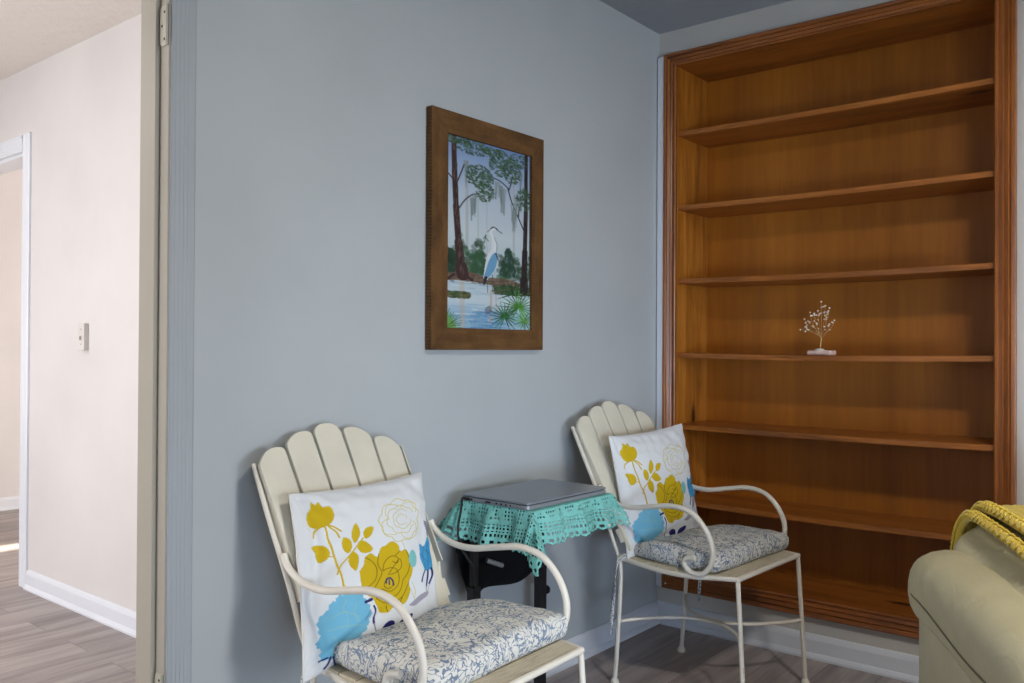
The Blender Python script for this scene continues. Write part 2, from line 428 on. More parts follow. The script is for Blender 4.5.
for k, z in enumerate((2.022, 1.718, 1.417, 1.114, .822, .516)):
    mb = MB(); n = 24; vs = []; fs = []
    for i in range(n + 1):
        y = BY0 + (BY1 - BY0) * i / n; sag = -.006 * sin(pi * i / n) * (1 if k != 4 else .6)
        for x, zz in ((.006, z), (XB, z), (XB, z - .019), (.006, z - .019)): vs.append((x, y, zz + sag))
    for i in range(n):
        for j in range(4): fs.append((i * 4 + j, i * 4 + (j + 1) % 4, i * 4 + 4 + (j + 1) % 4, i * 4 + 4 + j))
    fs += [(0, 1, 2, 3), (n * 4 + 3, n * 4 + 2, n * 4 + 1, n * 4)]
    bpart('shelf', mb.add(vs, fs), M_bc_h)
# moulded casing, mitred
OY0, OY1, OZ0, OZ1 = -.0325, -1.3036, .152, 2.3405
def mitred(inner, outer, mat, mat2):
    # inner/outer rectangles: (y0,z0,y1,z1); profile goes from the inner edge to the outer edge
    prof = [(0, 0), (0, .012), (.06, .016), (.14, .016), (.2, .011), (.3, .013), (.4, .017), (.46, .0125), (.56, .017), (.66, .022), (.72, .017), (.8, .022), (.95, .024), (1, .022), (1, 0)]
    def C(c, t):
        iy, iz = inner[c]; oy, oz = outer[c]; return iy + (oy - iy) * t, iz + (oz - iz) * t
    for c, (nm, mt) in enumerate((('left_casing', mat), ('top_casing', mat2), ('right_casing', mat), ('bottom_casing', mat2))):
        d = (c + 1) % 4; vs = []
        for cc in (c, d):
            for t, h in prof:
                y, z = C(cc, t); vs.append((-h - .001, y, z))
        n = len(prof); fs = [(i, i + 1, n + i + 1, n + i) for i in range(n - 1)] + [(n - 1, 0, n, 2 * n - 1), tuple(range(n))[::-1], tuple(range(n, 2 * n))]
        bpart(nm, MB().add(vs, fs), mt)
mitred([(BY0, BZ0), (BY0, BZ1), (BY1, BZ1), (BY1, BZ0)], [(OY0, OZ0), (OY0, OZ1), (OY1, OZ1), (OY1, OZ0)], M_bc_case, M_bc_caseh)
cap = bpart('screw_cap', MB().ball((-.0255, -.052, .172), .004, 10, 6), M_white); cap['label'] = 'small white plastic screw cap'

# ------------------------------------------------------------------ print painter
class Cv:
    """colour per grid vertex; shapes are given in plan units X,Y of the design"""
    def __init__(s, X, Y, bg): s.X = X; s.Y = Y; s.c = np.tile(np.array(bg, float), (X.size, 1))
    def C(s, c): return np.array(srgb(*c)[:3])
    def put(s, mask, c, a=1.0):
        c = s.C(c); a = np.asarray(a, float); a = (a[mask] if a.ndim else a); a = a[:, None] if getattr(a, 'ndim', 0) else a
        s.c[mask] = s.c[mask] * (1 - a) + c * a
    def inside(s, P):
        P = np.array(P, float); r = np.zeros(s.X.size, bool); n = len(P)
        for i in range(n):
            x0, y0 = P[i]; x1, y1 = P[(i + 1) % n]
            if y0 == y1: continue
            k = ((s.Y >= min(y0, y1)) & (s.Y < max(y0, y1))); xi = x0 + (s.Y - y0) * (x1 - x0) / (y1 - y0)
            r ^= (k & (s.X < xi))
        return r
    def curve(s, P, n=6, closed=False):
        return [(p.x, p.y) for p in spline([Vector((a, b, 0)) for a, b in P], n, closed)]
    def poly(s, P, c, smooth=True, a=1.0):
        P = s.curve(P, 5, True) if smooth else P
        m = s.inside(P); s.put(m, c, a); return m
    def dist(s, P):
        d = np.full(s.X.size, 1e9)
        for (x0, y0), (x1, y1) in zip(P[:-1], P[1:]):
            dx, dy = x1 - x0, y1 - y0; L = dx * dx + dy * dy + 1e-9
            t = np.clip(((s.X - x0) * dx + (s.Y - y0) * dy) / L, 0, 1)
            d = np.minimum(d, np.hypot(s.X - x0 - t * dx, s.Y - y0 - t * dy))
        return d
    def stroke(s, P, w, c, smooth=True, a=1.0, w2=None):
        P = s.curve(P, 4) if (smooth and len(P) > 2) else P
        xs = [p[0] for p in P]; ys = [p[1] for p in P]
        k = (s.X > min(xs) - w * 2) & (s.X < max(xs) + w * 2) & (s.Y > min(ys) - w * 2) & (s.Y < max(ys) + w * 2)
        if not k.any(): return
        sub = Cv.__new__(Cv); sub.X = s.X[k]; sub.Y = s.Y[k]; d = sub.dist(P)
        idx = np.nonzero(k)[0]; al = np.clip((w / 2 + .6 - d) / 1.2, 0, 1) * a
        s.c[idx] = s.c[idx] * (1 - al[:, None]) + s.C(c) * al[:, None]
    def disc(s, cx, cy, rx, ry, c, a=1.0, soft=0):
        q = np.hypot((s.X - cx) / rx, (s.Y - cy) / ry)
        if soft: al = np.clip((1 - q) / soft, 0, 1) * a; s.c = s.c * (1 - al[:, None]) + s.C(c) * al[:, None]
        else: s.put(q < 1, c, a)

# ---- the picture
def picture_colours(U, V):
    # U,V 0..1 ; design plan: 210 wide, 490 tall
    X = U * 210; Y = V * 490
    cv = Cv(X, Y, (0, 0, 0)); r = random.Random(3)
    sky = [(0, (112, 138, 182)), (.12, (140, 162, 196)), (.3, (176, 190, 204)), (.5, (190, 202, 208)), (.68, (172, 190, 194)), (.72, (168, 188, 200)), (.85, (188, 204, 212)), (.93, (126, 166, 196)), (1, (150, 184, 204))]
    A = np.array([cv.C(c) for _, c in sky]); z = [p for p, _ in sky]
    for k in range(3): cv.c[:, k] = np.interp(V, z, A[:, k])
    R = lambda a, b: r.uniform(a, b)
    for x, w in ((48, 7), (163, 5), (74, 3), (95, 2)): cv.stroke([(x, 60), (x + 2, 330)], w, (160, 160, 156), a=.55)
    # distant bushes
    for i in range(420):
        x = R(0, 210)
        if 96 < x < 126: continue
        top = 250 + 60 * abs((x - 105) / 105 - .35) * 0 + (20 if x < 90 else 45) + 20 * sin(x * .14)
        y = R(top, 350); g = R(.55, 1.15); cv.disc(x, y, R(3, 8), R(3, 8), (int(70 * g), int(104 * g), int(76 * g)), .55)
    for i in range(160):
        y = R(270, 345); x = 150 + R(-1, 1) * (y - 255) * .3; cv.disc(x, y, R(2, 5), R(3, 6), (34, 66, 52), .6)
    for i in range(120): cv.disc(R(60, 92), R(290, 345), R(3, 6), R(4, 8), (48, 84, 58), .5)
    for i in range(120): cv.disc(R(0, 22), R(290, 350), R(3, 6), R(4, 9), (36, 62, 48), .6)
    # bank
    cv.poly([(0, 352), (30, 345), (60, 342), (100, 352), (150, 352), (210, 372), (210, 392), (160, 384), (110, 372), (60, 366), (0, 366)], (104, 84, 74))
    for i in range(120): cv.disc(R(0, 210), R(350, 372), R(2, 9), R(1, 3), r.choice([(132, 108, 92), (84, 70, 58), (96, 104, 78)]), .6)
    # water streaks
    for i in range(160): cv.stroke([(R(-10, 200), R(372, 490)),] * 1 + [(R(-10, 200), 0)][:0] or [(0, 0), (1, 1)], 1, (180, 200, 214)) if False else None
    for i in range(150):
        x, y = R(-20, 200), R(368, 488); cv.stroke([(x, y), (x + R(15, 50), y + R(-1, 1))], R(1, 3), r.choice([(150, 182, 206), (206, 216, 220), (110, 154, 188), (196, 208, 214)]), a=.5)
    cv.stroke([(38, 362), (40, 480)], 12, (186, 160, 128), a=.4); cv.stroke([(108, 385), (106, 470)], 6, (190, 156, 116), a=.6); cv.stroke([(120, 385), (120, 450)], 4, (190, 156, 116), a=.5)
    for i in range(60):
        x, y = R(55, 130), R(440, 485); cv.stroke([(x, y), (x + R(10, 34), y + 1)], 3, (78, 132, 176), a=.5)
    cv.poly([(92, 436), (104, 425), (110, 440), (98, 448)], (96, 104, 116), a=.7)
    # grass islands
    for i in range(150): cv.disc(30 + R(-24, 26), 402 + R(-7, 8), R(2, 6), R(1, 3.5), r.choice([(70, 92, 56), (104, 96, 66), (48, 70, 42)]), .8)
    for i in range(200): cv.disc(165 + R(-50, 44), 378 + R(-9, 16), R(2, 7), R(1, 4), r.choice([(64, 88, 54), (92, 90, 62), (42, 62, 40)]), .8)
    # trunks
    def trunk(P, ws, c):
        n = len(P)
        for i in range(n - 1): cv.stroke([P[i], P[i + 1]], (ws[i] + ws[i + 1]) / 2, c, False)
    trunk([(18, 0), (20, 90), (24, 180), (30, 270), (36, 330), (40, 352)], [11, 12, 13, 16, 22, 34], (62, 44, 42))
    for i in range(90):
        y = R(0, 345); x = np.interp(y, [0, 180, 345], [18, 24, 39]) + R(-4, 6); cv.stroke([(x, y), (x + R(-1, 1), y + R(5, 16))], 1.4, r.choice([(112, 92, 88), (38, 26, 26)]), False, .7)
    for q in ([(20, 352), (4, 366)], [(44, 350), (62, 362)]): cv.stroke(q, 7, (62, 44, 42))
    trunk([(196, 0), (196, 160), (194, 270), (192, 350), (192, 380)], [9, 10, 13, 17, 26], (44, 36, 38)); trunk([(207, 0), (207, 380)], [3, 4], (54, 46, 44))
    for i in range(50):
        y = R(0, 370); x = 195 + R(-4, 4); cv.stroke([(x, y), (x, y + R(5, 16))], 1.2, r.choice([(92, 80, 78), (26, 22, 24)]), False, .7)
    for q in ([(22, 130), (34, 95), (42, 70)], [(22, 120), (10, 105), (0, 96)], [(30, 185), (44, 160), (62, 142), (76, 138)], [(192, 215), (176, 180), (158, 140), (148, 105)], [(176, 180), (178, 150)], [(148, 105), (130, 92), (110, 86)], [(150, 112), (156, 92), (160, 70)]):
        cv.stroke(q, 3.2, (52, 40, 40))
    # hanging moss
    for (x, y0, L) in ((46, 60, 70), (60, 152, 60), (66, 140, 66), (118, 96, 46), (126, 96, 50), (132, 104, 72), (138, 110, 80), (160, 145, 80), (166, 160, 60), (170, 120, 90), (182, 120, 46), (180, 60, 60)):
        for k in range(6): cv.stroke([(x + R(-5, 5), y0), (x + R(-2, 2), y0 + L * R(.5, 1))], R(2, 4), r.choice([(120, 134, 132), (144, 156, 156), (100, 116, 112)]), a=.5)
    # leaf masses
    for (cx, cy, rx, ry, n) in ((78, 92, 34, 30, 300), (92, 130, 22, 26, 150), (60, 20, 44, 20, 220), (128, 44, 30, 36, 260), (158, 58, 24, 34, 200), (190, 128, 20, 32, 150), (20, 8, 20, 14, 60), (110, 22, 26, 14, 90), (176, 26, 24, 20, 90)):
        for i in range(n):
            a = R(0, 6.283); q = sqrt(R(0, 1)); g = R(.6, 1.25)
            cv.disc(cx + cos(a) * q * rx, cy + sin(a) * q * ry, R(1.6, 4.2), R(1.3, 3), (int(66 * g), int(94 * g), int(70 * g)), .7)
    # palmettos
    def fan(cx, cy, L, a0, a1, n, c):
        for i in range(n):
            a = radians(a0 + (a1 - a0) * i / (n - 1)); l = L * R(.8, 1.05); ex, ey = cx + cos(a) * l, cy - sin(a) * l
            g = R(.7, 1.25); cc = tuple(min(255, int(k * g)) for k in c); cv.stroke([(cx, cy), (cx * .3 + ex * .7, cy * .3 + ey * .7)], 3.0, cc, False); cv.stroke([(cx, cy), (ex, ey)], 1.7, cc, False)
    fan(160, 392, 38, -20, 200, 13, (34, 70, 40)); fan(178, 425, 50, -60, 240, 21, (72, 132, 54)); fan(142, 452, 42, -70, 250, 19, (52, 108, 58)); fan(192, 462, 30, -80, 250, 15, (96, 150, 70))
    fan(-4, 482, 48, -30, 88, 15, (62, 112, 56)); fan(2, 484, 34, 0, 80, 9, (96, 142, 74)); fan(-2, 318, 26, -40, 80, 9, (38, 66, 46))
    for (x, y) in ((178, 425), (192, 462)): cv.stroke([(x, y), (x + 16, 488)], 1.6, (84, 120, 70))
    # heron
    cv.stroke([(98, 350), (99, 392)], 1.8, (96, 84, 78)); cv.stroke([(110, 340), (111, 385)], 1.8, (96, 84, 78))
    cv.poly([(108, 240), (116, 262), (122, 280), (124, 296), (122, 318), (114, 336), (102, 352), (92, 366), (88, 362), (90, 340), (94, 310), (100, 288), (108, 274)], (208, 214, 218))
    cv.poly([(112, 288), (122, 284), (123, 302), (116, 330), (102, 350), (92, 362), (89, 356), (94, 334), (102, 306)], (104, 154, 190))
    cv.poly([(90, 352), (98, 350), (94, 368), (88, 372)], (44, 46, 62)); cv.stroke([(118, 286), (124, 300)], 3, (40, 44, 60))
    cv.stroke([(114, 280), (118, 262), (112, 246), (106, 234), (110, 224), (118, 222)], 5, (214, 218, 222)); cv.stroke([(120, 284), (121, 262), (114, 244)], 1.4, (90, 100, 120))
    cv.stroke([(106, 222), (112, 217), (122, 221)], 3, (50, 56, 72)); cv.stroke([(120, 222), (134, 230)], 2.4, (76, 78, 84)); cv.stroke([(106, 222), (98, 232)], 1.6, (50, 56, 72))
    for q in ([(94, 240), (88, 252)], [(92, 246), (100, 256)], [(90, 262), (94, 244)]): cv.stroke(q, 2, (56, 84, 60))
    return cv.c * .92
def grid_mesh(nu, nv, fn):
    vs = [fn(i / nu, j / nv) for j in range(nv + 1) for i in range(nu + 1)]
    fs = [(j * (nu + 1) + i, (j + 1) * (nu + 1) + i, (j + 1) * (nu + 1) + i + 1, j * (nu + 1) + i + 1) for j in range(nv) for i in range(nu)]
    return vs, fs
def set_print(o, cols):
    n = len(o.data.vertices); c = np.ones((n, 4), np.float32); c[:len(cols), :3] = cols
    at = o.data.color_attributes.new('print', 'FLOAT_COLOR', 'POINT'); at.data.foreach_set('color', c.ravel())

px0, px1, pz0, pz1 = -1.367, -.828, 1.124, 1.8385
ix0, ix1, iz0, iz1 = -1.297, -.890, 1.190, 1.771
fp = empty('framed_painting', ((px0 + px1) / 2, 0, pz0), 0, 'rustic wood framed painting of a blue heron wading in a swamp', 'painting')
ox, oz = (px0 + px1) / 2, pz0
oc = [(px0, pz0), (px0, pz1), (px1, pz1), (px1, pz0)]; ic = [(ix0, iz0), (ix0, iz1), (ix1, iz1), (ix1, iz0)]
for c in range(4):
    d = (c + 1) % 4; A, B, Cc, Dd = oc[c], oc[d], ic[d], ic[c]; vs = []
    for y in (-.004, -.027):
        for p in (A, B, Cc, Dd): vs.append((p[0] - ox, y, p[1] - oz))
    fs = [(0, 1, 2, 3), (7, 6, 5, 4), (0, 4, 5, 1), (1, 5, 6, 2), (2, 6, 7, 3), (3, 7, 4, 0)]
    MB().add(vs, fs).build('frame_board', M_barn_v if c % 2 == 0 else M_barn_h, fp, bevel=.0015)
NU, NV = 170, 330
vs, fs = grid_mesh(NU, NV, lambda u, v: (ix0 - .004 + (ix1 - ix0 + .008) * u - ox, -.018, iz1 + .004 - (iz1 - iz0 + .008) * v - oz))
cvs = MB().add(vs, fs).box((ix0 - .004 - ox, -.006, iz0 - .004 - oz), (ix1 + .004 - ox, -.0175, iz1 + .004 - oz)).build('canvas', M_paint, fp)
uu, vv = np.meshgrid(np.arange(NU + 1) / NU, np.arange(NV + 1) / NV)
set_print(cvs, picture_colours(uu.ravel(), vv.ravel()))

# ------------------------------------------------------------------ chairs
KX = 1.0
def arm_path(sx):
    P = [(.275, .665), (.262, .645), (.235, .626), (.19, .612), (.13, .610), (.05, .624), (-.02, .634), (-.085, .622), (-.132, .582), (-.158, .53), (-.157, .478), (-.128, .441), (-.088, .437), (-.062, .458), (-.070, .478), (-.100, .484)]
    return [(sx * (.243 + .008 * min(1, max(0, i / 5))), y, z) for i, (y, z) in enumerate(P)]
def backy(z): return .165 + (z - .42) * .523
def make_chair(label):
    t = empty('garden_armchair', (0, 0, 0), 0, label, 'chair', 'matching cream metal armchairs with scalloped slatted backs')
    for sx in (-1, 1):
        f = MB().tube([(sx * .219, -.25, .012), (sx * .216, -.238, .22), (sx * .213, -.225, .425)], .0075, 10, smooth_path=4).build('leg', M_cmetal, t)
        MB().tube([(sx * .219, -.25, 0), (sx * .219, -.25, .006), (sx * .219, -.25, .014), (sx * .219, -.25, .02)], [.014, .015, .0125, .008], 12).build('foot', M_cmetal, f)
        b = MB().tube([(sx * .213, .226, .012), (sx * .214, .217, .12), (sx * .214, .208, .25), (sx * .214, .203, .36), (sx * .215, .205, .425)], .0075, 10, smooth_path=5).build('leg', M_cmetal, t)
        MB().tube([(sx * .213, .226, 0), (sx * .213, .226, .006), (sx * .213, .226, .014), (sx * .213, .226, .02)], [.014, .015, .0125, .008], 12).build('foot', M_cmetal, b)
        MB().tube(arm_path(sx), .0085, 12, smooth_path=8).build('armrest', M_cmetal, t)
        # inward bowed stretcher
        P = []
        for i in range(25):
            y = .205 - .44 * i / 24; q = (y + .015) / .222
            P.append((sx * (.008 + .206 * abs(q) ** 2.2), y, .215 + .0 * q))
        MB().tube(P, .006, 10).build('stretcher', M_cmetal, t)
        # back post, a flat bar on edge with a rod face
        P = [(sx * .215, .205, .42), (sx * .232, .228, .50), (sx * .241, backy(.6), .6), (sx * .241, backy(.75), .75), (sx * .238, backy(.856), .856)]
        MB().tube(P, .0062, 10, smooth_path=6).build('back_post', M_cmetal, t)
        vs = []
        for z in (.56, .65, .75, .852):
            for xo, d in ((.229, .0), (.233, .0), (.231, .022), (.227, .022)):
                nn = Vector((0, -1, .523)).normalized(); p = Vector((sx * xo, backy(z), z)) + nn * d; vs.append(p)
        fs = []
        for i in range(3):
            for j in range(4): fs.append((i * 4 + j, i * 4 + (j + 1) % 4, i * 4 + 4 + (j + 1) % 4, i * 4 + 4 + j))
        fs += [(3, 2, 1, 0), (12, 13, 14, 15)]
        MB().add(vs, fs).build('side_plate', M_cslat, t)
    # seat ring
    ring = [(-.238, .165, .428), (-.254, .06, .424), (-.256, -.06, .426), (-.245, -.16, .432)]
    pts = [(-.236, -.225, .432)]
    full = [(-.236, -.226, .432), (.236, -.226, .432)]
    fr = MB()
    fr.tube([(-.213, -.225, .432), (.213, -.225, .432)], .008, 12)
    for sx in (-1, 1): fr.tube([(sx * a, y, z) for a, y, z in ((.213, -.225, .432), (.230, -.17, .430), (.250, -.08, .424), (.246, .04, .422), (.228, .14, .426), (.215, .205, .428))], .0078, 12, smooth_path=6)
    fr.tube([(-.215, .205, .428), (.215, .205, .428)], .0075, 12)
    for sx in (-1, 1): fr.ball((sx * .213, -.225, .432), .0085); 
    fr.build('seat_frame', M_cmetal, t)
    # seat boards, slightly dished
    st = MB()
    for i in range(6):
        y0 = -.214 + i * .0635; y1 = y0 + .060
        def wx(y): return .210 + .038 * min(1, max(0, (y + .225) / .16)) ** .7 - .024 * max(0, y) / .165
        poly = [(-wx(y0), y0), (wx(y0), y0), (wx(y1), y1), (-wx(y1), y1)]
        st.prism(poly, 'z', .4285, .4365)
    st.build('seat', M_cseat, t, bevel=.0015)
    # fan of five slats
    tops = [.881, .911, .925, .911, .881]
    cs = [-.200, -.105, -.010, .085, .180]; w = .0430
    for k in range(5):
        zt = tops[k]; c = cs[k]; zb = .45
        def X(u, z): return (c + u * w) * (.90 + .10 * (z - .44) / (.9 - .44))
        def ztop(u):
            if k == 2: return zt - .018 * abs(u) ** 3.2
            o = u if k > 2 else -u            # +1 at the outer edge
            dr = .034 if k in (0, 4) else .027
            return zt - (dr * max(0, (o + .5) / 1.5) ** 2.4 + .005 * max(0, -o) ** 5)
        us = [-1, -.97, -.9, -.8, -.65, -.5, -.3, -.1, .1, .3, .5, .65, .8, .9, .97, 1]
        pl = [(X(-1, zb), zb)] + [(X(-1, z), z) for z in (.6, .75)] + [(X(u, ztop(u)), ztop(u) - (.007 if abs(u) > .99 else (.002 if abs(u) > .95 else 0))) for u in us] + [(X(1, z), z) for z in (.75, .6)] + [(X(1, zb), zb)]
        n = len(pl); vs = []
        nrm = Vector((0, -1, .523)).normalized()
        for off in (.012, .024):
            for x, z in pl: vs.append(Vector((x, backy(z), z)) + nrm * off)
        fs = [tuple(range(n)), tuple(range(n, 2 * n))[::-1]] + [(i, n + i, n + (i + 1) % n, (i + 1) % n) for i in range(n)]
        MB().add(vs, fs).build('slat', M_cslat, t, bevel=.002)
    for z in (.50, .80):
        nn = Vector((0, -1, .523)).normalized(); vs = []
        for zz, d in ((z - .02, .0), (z + .02, .0), (z + .02, .0115), (z - .02, .0115)):
            for x in (-.225, .225): vs.append(Vector((x, backy(zz), zz)) + nn * d)
        MB().add(vs, [(0, 1, 3, 2), (2, 3, 5, 4), (4, 5, 7, 6), (6, 7, 1, 0), (0, 2, 4, 6), (1, 7, 5, 3)]).build('back_rail', M_cslat, t)
    done = set()
    for o in COL.objects:
        if (o.parent == t or (o.parent and o.parent.parent == t)) and o.data.name not in done:
            done.add(o.data.name)
            for v in o.data.vertices: v.co.x *= KX
    return t
chair1 = make_chair('cream garden armchair nearer the doorway, in front of the wall at lower left')
chair2 = copy_tree(chair1); chair2['label'] = 'cream garden armchair in the corner beside the bookcase'
R4 = radians(-4)
def chair_place(c, x, y, rz): c.location = (x, y, 0); c.rotation_euler = (0, 0, rz)
C1 = (-1.7316, -.4428, radians(2.1)); C2 = (-.478, -.4625, radians(-2.9))
chair_place(chair1, *C1); chair_place(chair2, *C2)

# seat cushions
def cw(t2): return 1 - .16 * max(0, min(1, t2)) ** 3
def make_cushion(label):
    hx, hy, hz = .245, .174, .0295
    def fn(p, n):
        s, t2 = p.x / hx, p.y / hy
        dome = (1 - min(1, s * s)) * (1 - min(1, t2 * t2))
        k = p.z / hz
        q = Vector(p); q.x *= cw(t2); q.z = -hz + (q.z + hz) * (1 - .5 * max(0, t2) ** 2); k = q.z / hz
        q.z += k * .010 * dome ** .5 if dome > 0 else 0
        q.z += .006 * noise.noise(Vector((p.x * 9, p.y * 9, 1.3))) + (.004 * noise.noise(Vector((p.x * 26, p.y * 26, 2.3))) if p.z > 0 else 0)
        e = .004 * noise.noise(Vector((p.x * 22, p.y * 22, 5))); q.x += e * (1 if s > 0 else -1); q.y += .01 * (abs(s) ** 4) * (-.5 if t2 < 0 else .2)
        q.z = max(q.z, -hz)
        return q
    t = empty('seat_cushion', (0, 0, 0), 0, label, 'cushion', 'blue scroll seat cushions')
    MB().rbox((0, 0, hz), (hx, hy, hz), .026, (26, 22, 3), fn).build('cushion_body', M_scroll, t)
    pts = []
    for i in range(72):
        a = 2 * pi * i / 72; cx, cy = cos(a), sin(a); e = 4.2
        r = (abs(cx) ** e + abs(cy) ** e) ** (-1 / e); x, y = cx * r * (hx - .002) * cw(cy * r), cy * r * (hy - .002)
        pts.append((x, y, hz * (1 - .47 * max(0, y / hy) ** 2) + .004 * noise.noise(Vector((x * 12, y * 12, 0)))))
    MB().tube(pts, .0028, 8, closed=True).build('piping', M_scroll, t)
    for sx in (-1, 1):
        m = MB()
        for k, (dx, L) in enumerate(((0, .14), (.006, .23))):
            # ribbon: flat strip following a path
            Pp = [(sx * .165, .162, .026), (sx * .205, .168, .010), (sx * (.252 + dx), .188, -.008), (sx * (.262 + dx), .200, -.03 - L * .5), (sx * (.258 + dx * 2), .206, -.03 - L)]
            Q = spline([Vector(p) for p in Pp], 8); vs = []; w = .006
            for i, p in enumerate(Q):
                ang = i * .16 + k; d = Vector((cos(ang), sin(ang), 0)) * w; nn = Vector((-sin(ang), cos(ang), 0)) * .001
                vs += [p - d - nn, p + d - nn, p + d + nn, p - d + nn]
            n = len(Q); fs = []
            for i in range(n - 1):
                for j in range(4): fs.append((i * 4 + j, i * 4 + (j + 1) % 4, i * 4 + 4 + (j + 1) % 4, i * 4 + 4 + j))
            fs += [(3, 2, 1, 0), (n * 4 - 4, n * 4 - 3, n * 4 - 2, n * 4 - 1)]
            m.add(vs, fs, True)
        m.tube([(sx * .232, .170, .006), (sx * .246, .172, .0), (sx * .256, .190, -.010)], .008, 8)
        m.build('tie', M_scroll, t)
    return t
cu1 = make_cushion('blue scroll patterned seat cushion on the armchair nearer the doorway')
cu2 = copy_tree(cu1); cu2['label'] = 'blue scroll patterned seat cushion on the corner armchair by the bookcase'
def on_chair(C, p):
    c, s = cos(C[2]), sin(C[2]); return (C[0] + p[0] * c - p[1] * s, C[1] + p[0] * s + p[1] * c, p[2])
cu1.location = on_chair(C1, (.012, .006, .4375)); cu1.rotation_euler = (0, 0, C1[2] + radians(0))
cu2.location = on_chair(C2, (.016, .002, .4375)); cu2.rotation_euler = (0, 0, C2[2] + radians(-2))

# ------------------------------------------------------------------ printed pillows
def pillow_colours(U, V):
    # corners of the printed face in plan units
    TL, TR, BL, BR = (60, 118), (515, 42), (115, 762), (580, 600)
    X = (1 - U) * (1 - V) * TL[0] + U * (1 - V) * TR[0] + (1 - U) * V * BL[0] + U * V * BR[0]
    Y = (1 - U) * (1 - V) * TL[1] + U * (1 - V) * TR[1] + (1 - U) * V * BL[1] + U * V * BR[1]
    K = (np.maximum(0, (1 - (2 * U - 1) ** 4) * (1 - (2 * V - 1) ** 4))) ** .55; X = X + 52 * K; Y = Y - 24 * K
    cv = Cv(X, Y, srgb(216, 218, 220)[:3]); Yl = (198, 168, 24); Nv = (34, 36, 100); Lb = (112, 176, 204); Ol = (96, 80, 24)
    # gold bud, stem and leaves
    cv.poly([(135, 140), (150, 149), (158, 138), (173, 156), (195, 155), (207, 180), (203, 208), (185, 228), (160, 238), (140, 232), (125, 212), (123, 185), (130, 165)], Yl)
    for q, w in (([(162, 234), (148, 250), (141, 274)], 6), ([(182, 228), (205, 232), (228, 249)], 6), ([(186, 232), (212, 250), (222, 273)], 6), ([(175, 235), (190, 290), (210, 365), (226, 410), (238, 475)], 7), ([(165, 345), (203, 343)], 4), ([(214, 408), (226, 375), (250, 345), (300, 278)], 5)): cv.stroke(q, w, Yl)
    for P in ([(130, 312), (150, 300), (175, 303), (189, 325), (185, 347), (165, 363), (148, 350), (142, 330)], [(278, 219), (265, 245), (262, 275), (271, 296), (288, 272), (291, 245)], [(336, 235), (312, 240), (302, 262), (308, 281), (325, 272), (334, 255)], [(235, 274), (228, 300), (235, 325), (250, 333), (261, 310), (255, 284)], [(285, 291), (279, 312), (292, 332), (316, 335), (331, 322), (318, 300), (300, 288)], [(262, 328), (250, 345), (252, 375), (275, 398), (284, 365), (280, 340)]): cv.poly(P, Yl)
    # outlined rose
    def ring(cx, cy, rx, ry, n, amp, w, c, ph=0, a0=0, a1=360):
        P = []
        for i in range(61):
            a = radians(a0 + (a1 - a0) * i / 60); k = 1 + amp * abs(sin(n * a / 2 + ph)); P.append((cx + cos(a) * rx * k, cy + sin(a) * ry * k))
        cv.stroke(P, w, c, False)
    G = (196, 182, 60)
    for a in ((436, 214, 70, 74, 9, .14, 2.6, 0, 0, 360), (440, 212, 50, 48, 7, .16, 2.4, 1, 20, 330), (444, 210, 34, 34, 6, .15, 2.4, .5, 0, 300), (442, 212, 20, 18, 5, .2, 2.2, 0, 40, 350), (400, 240, 34, 30, 4, .1, 2.2, 0, 60, 260), (470, 250, 32, 34, 4, .1, 2.2, 0, -60, 160), (470, 175, 30, 28, 4, .1, 2.2, 0, 200, 380), (408, 180, 28, 26, 4, .1, 2.2, 0, 130, 320)):
        ring(a[0], a[1], a[2], a[3], a[4], a[5], a[6], G, a[7], a[8], a[9])
    cv.stroke([(440, 295), (448, 315), (452, 330)], 2.2, G)
    # big gold rose with olive lines
    cv.poly([(375, 312), (400, 295), (425, 310), (432, 332), (455, 328), (470, 350), (481, 382), (478, 420), (465, 448), (471, 480), (455, 520), (430, 535), (408, 538), (390, 555), (365, 550), (345, 520), (335, 500), (318, 490), (300, 470), (290, 430), (288, 400), (300, 380), (305, 350), (325, 338), (345, 352), (352, 338), (360, 318)], Yl)
    for q in ([(352, 340), (348, 380), (362, 410), (352, 440), (340, 470), (350, 505)], [(430, 334), (412, 350), (395, 352), (372, 375), (366, 405)], [(412, 350), (425, 362), (418, 378), (402, 370)], [(305, 352), (330, 370), (345, 400), (338, 440), (300, 470)], [(366, 405), (390, 395), (415, 400), (425, 430), (420, 460), (395, 480), (365, 470)], [(385, 420), (410, 385), (430, 362), (436, 390), (415, 412), (392, 420)], [(455, 330), (470, 370), (462, 410), (440, 440)], [(440, 440), (430, 480), (405, 500), (365, 495), (345, 480)], [(465, 448), (440, 500), (410, 520), (375, 520), (352, 505)], [(376, 440), (372, 460), (390, 470), (408, 455)], [(430, 530), (440, 500)], [(390, 552), (385, 530)]): cv.stroke(q, 2.6, Ol)
    cv.stroke([(378, 450), (380, 436), (392, 432), (402, 444), (404, 458)], 6, Nv); cv.stroke([(388, 438), (390, 455)], 5, Nv)
    cv.disc(484, 361, 17, 33, (124, 186, 184)); cv.stroke([(470, 470), (484, 500), (492, 520)], 2, G); cv.stroke([(480, 450), (492, 480), (490, 505)], 2, G)
    # blue bud at the right
    cv.poly([(518, 305), (534, 316), (546, 284), (556, 300), (562, 340), (568, 385), (552, 405), (530, 400), (519, 370), (515, 330)], (70, 150, 196))
    for q in ([(534, 316), (528, 350), (534, 398)], [(546, 300), (548, 350), (550, 400)], [(540, 330), (556, 345)], [(518, 340), (540, 372)]): cv.stroke(q, 1.8, (36, 84, 130))
    for q in ([(535, 403), (526, 425), (521, 446)], [(548, 405), (546, 430), (541, 462)], [(560, 398), (560, 425), (552, 452)], [(568, 385), (569, 410)]): cv.stroke(q, 6, Nv)
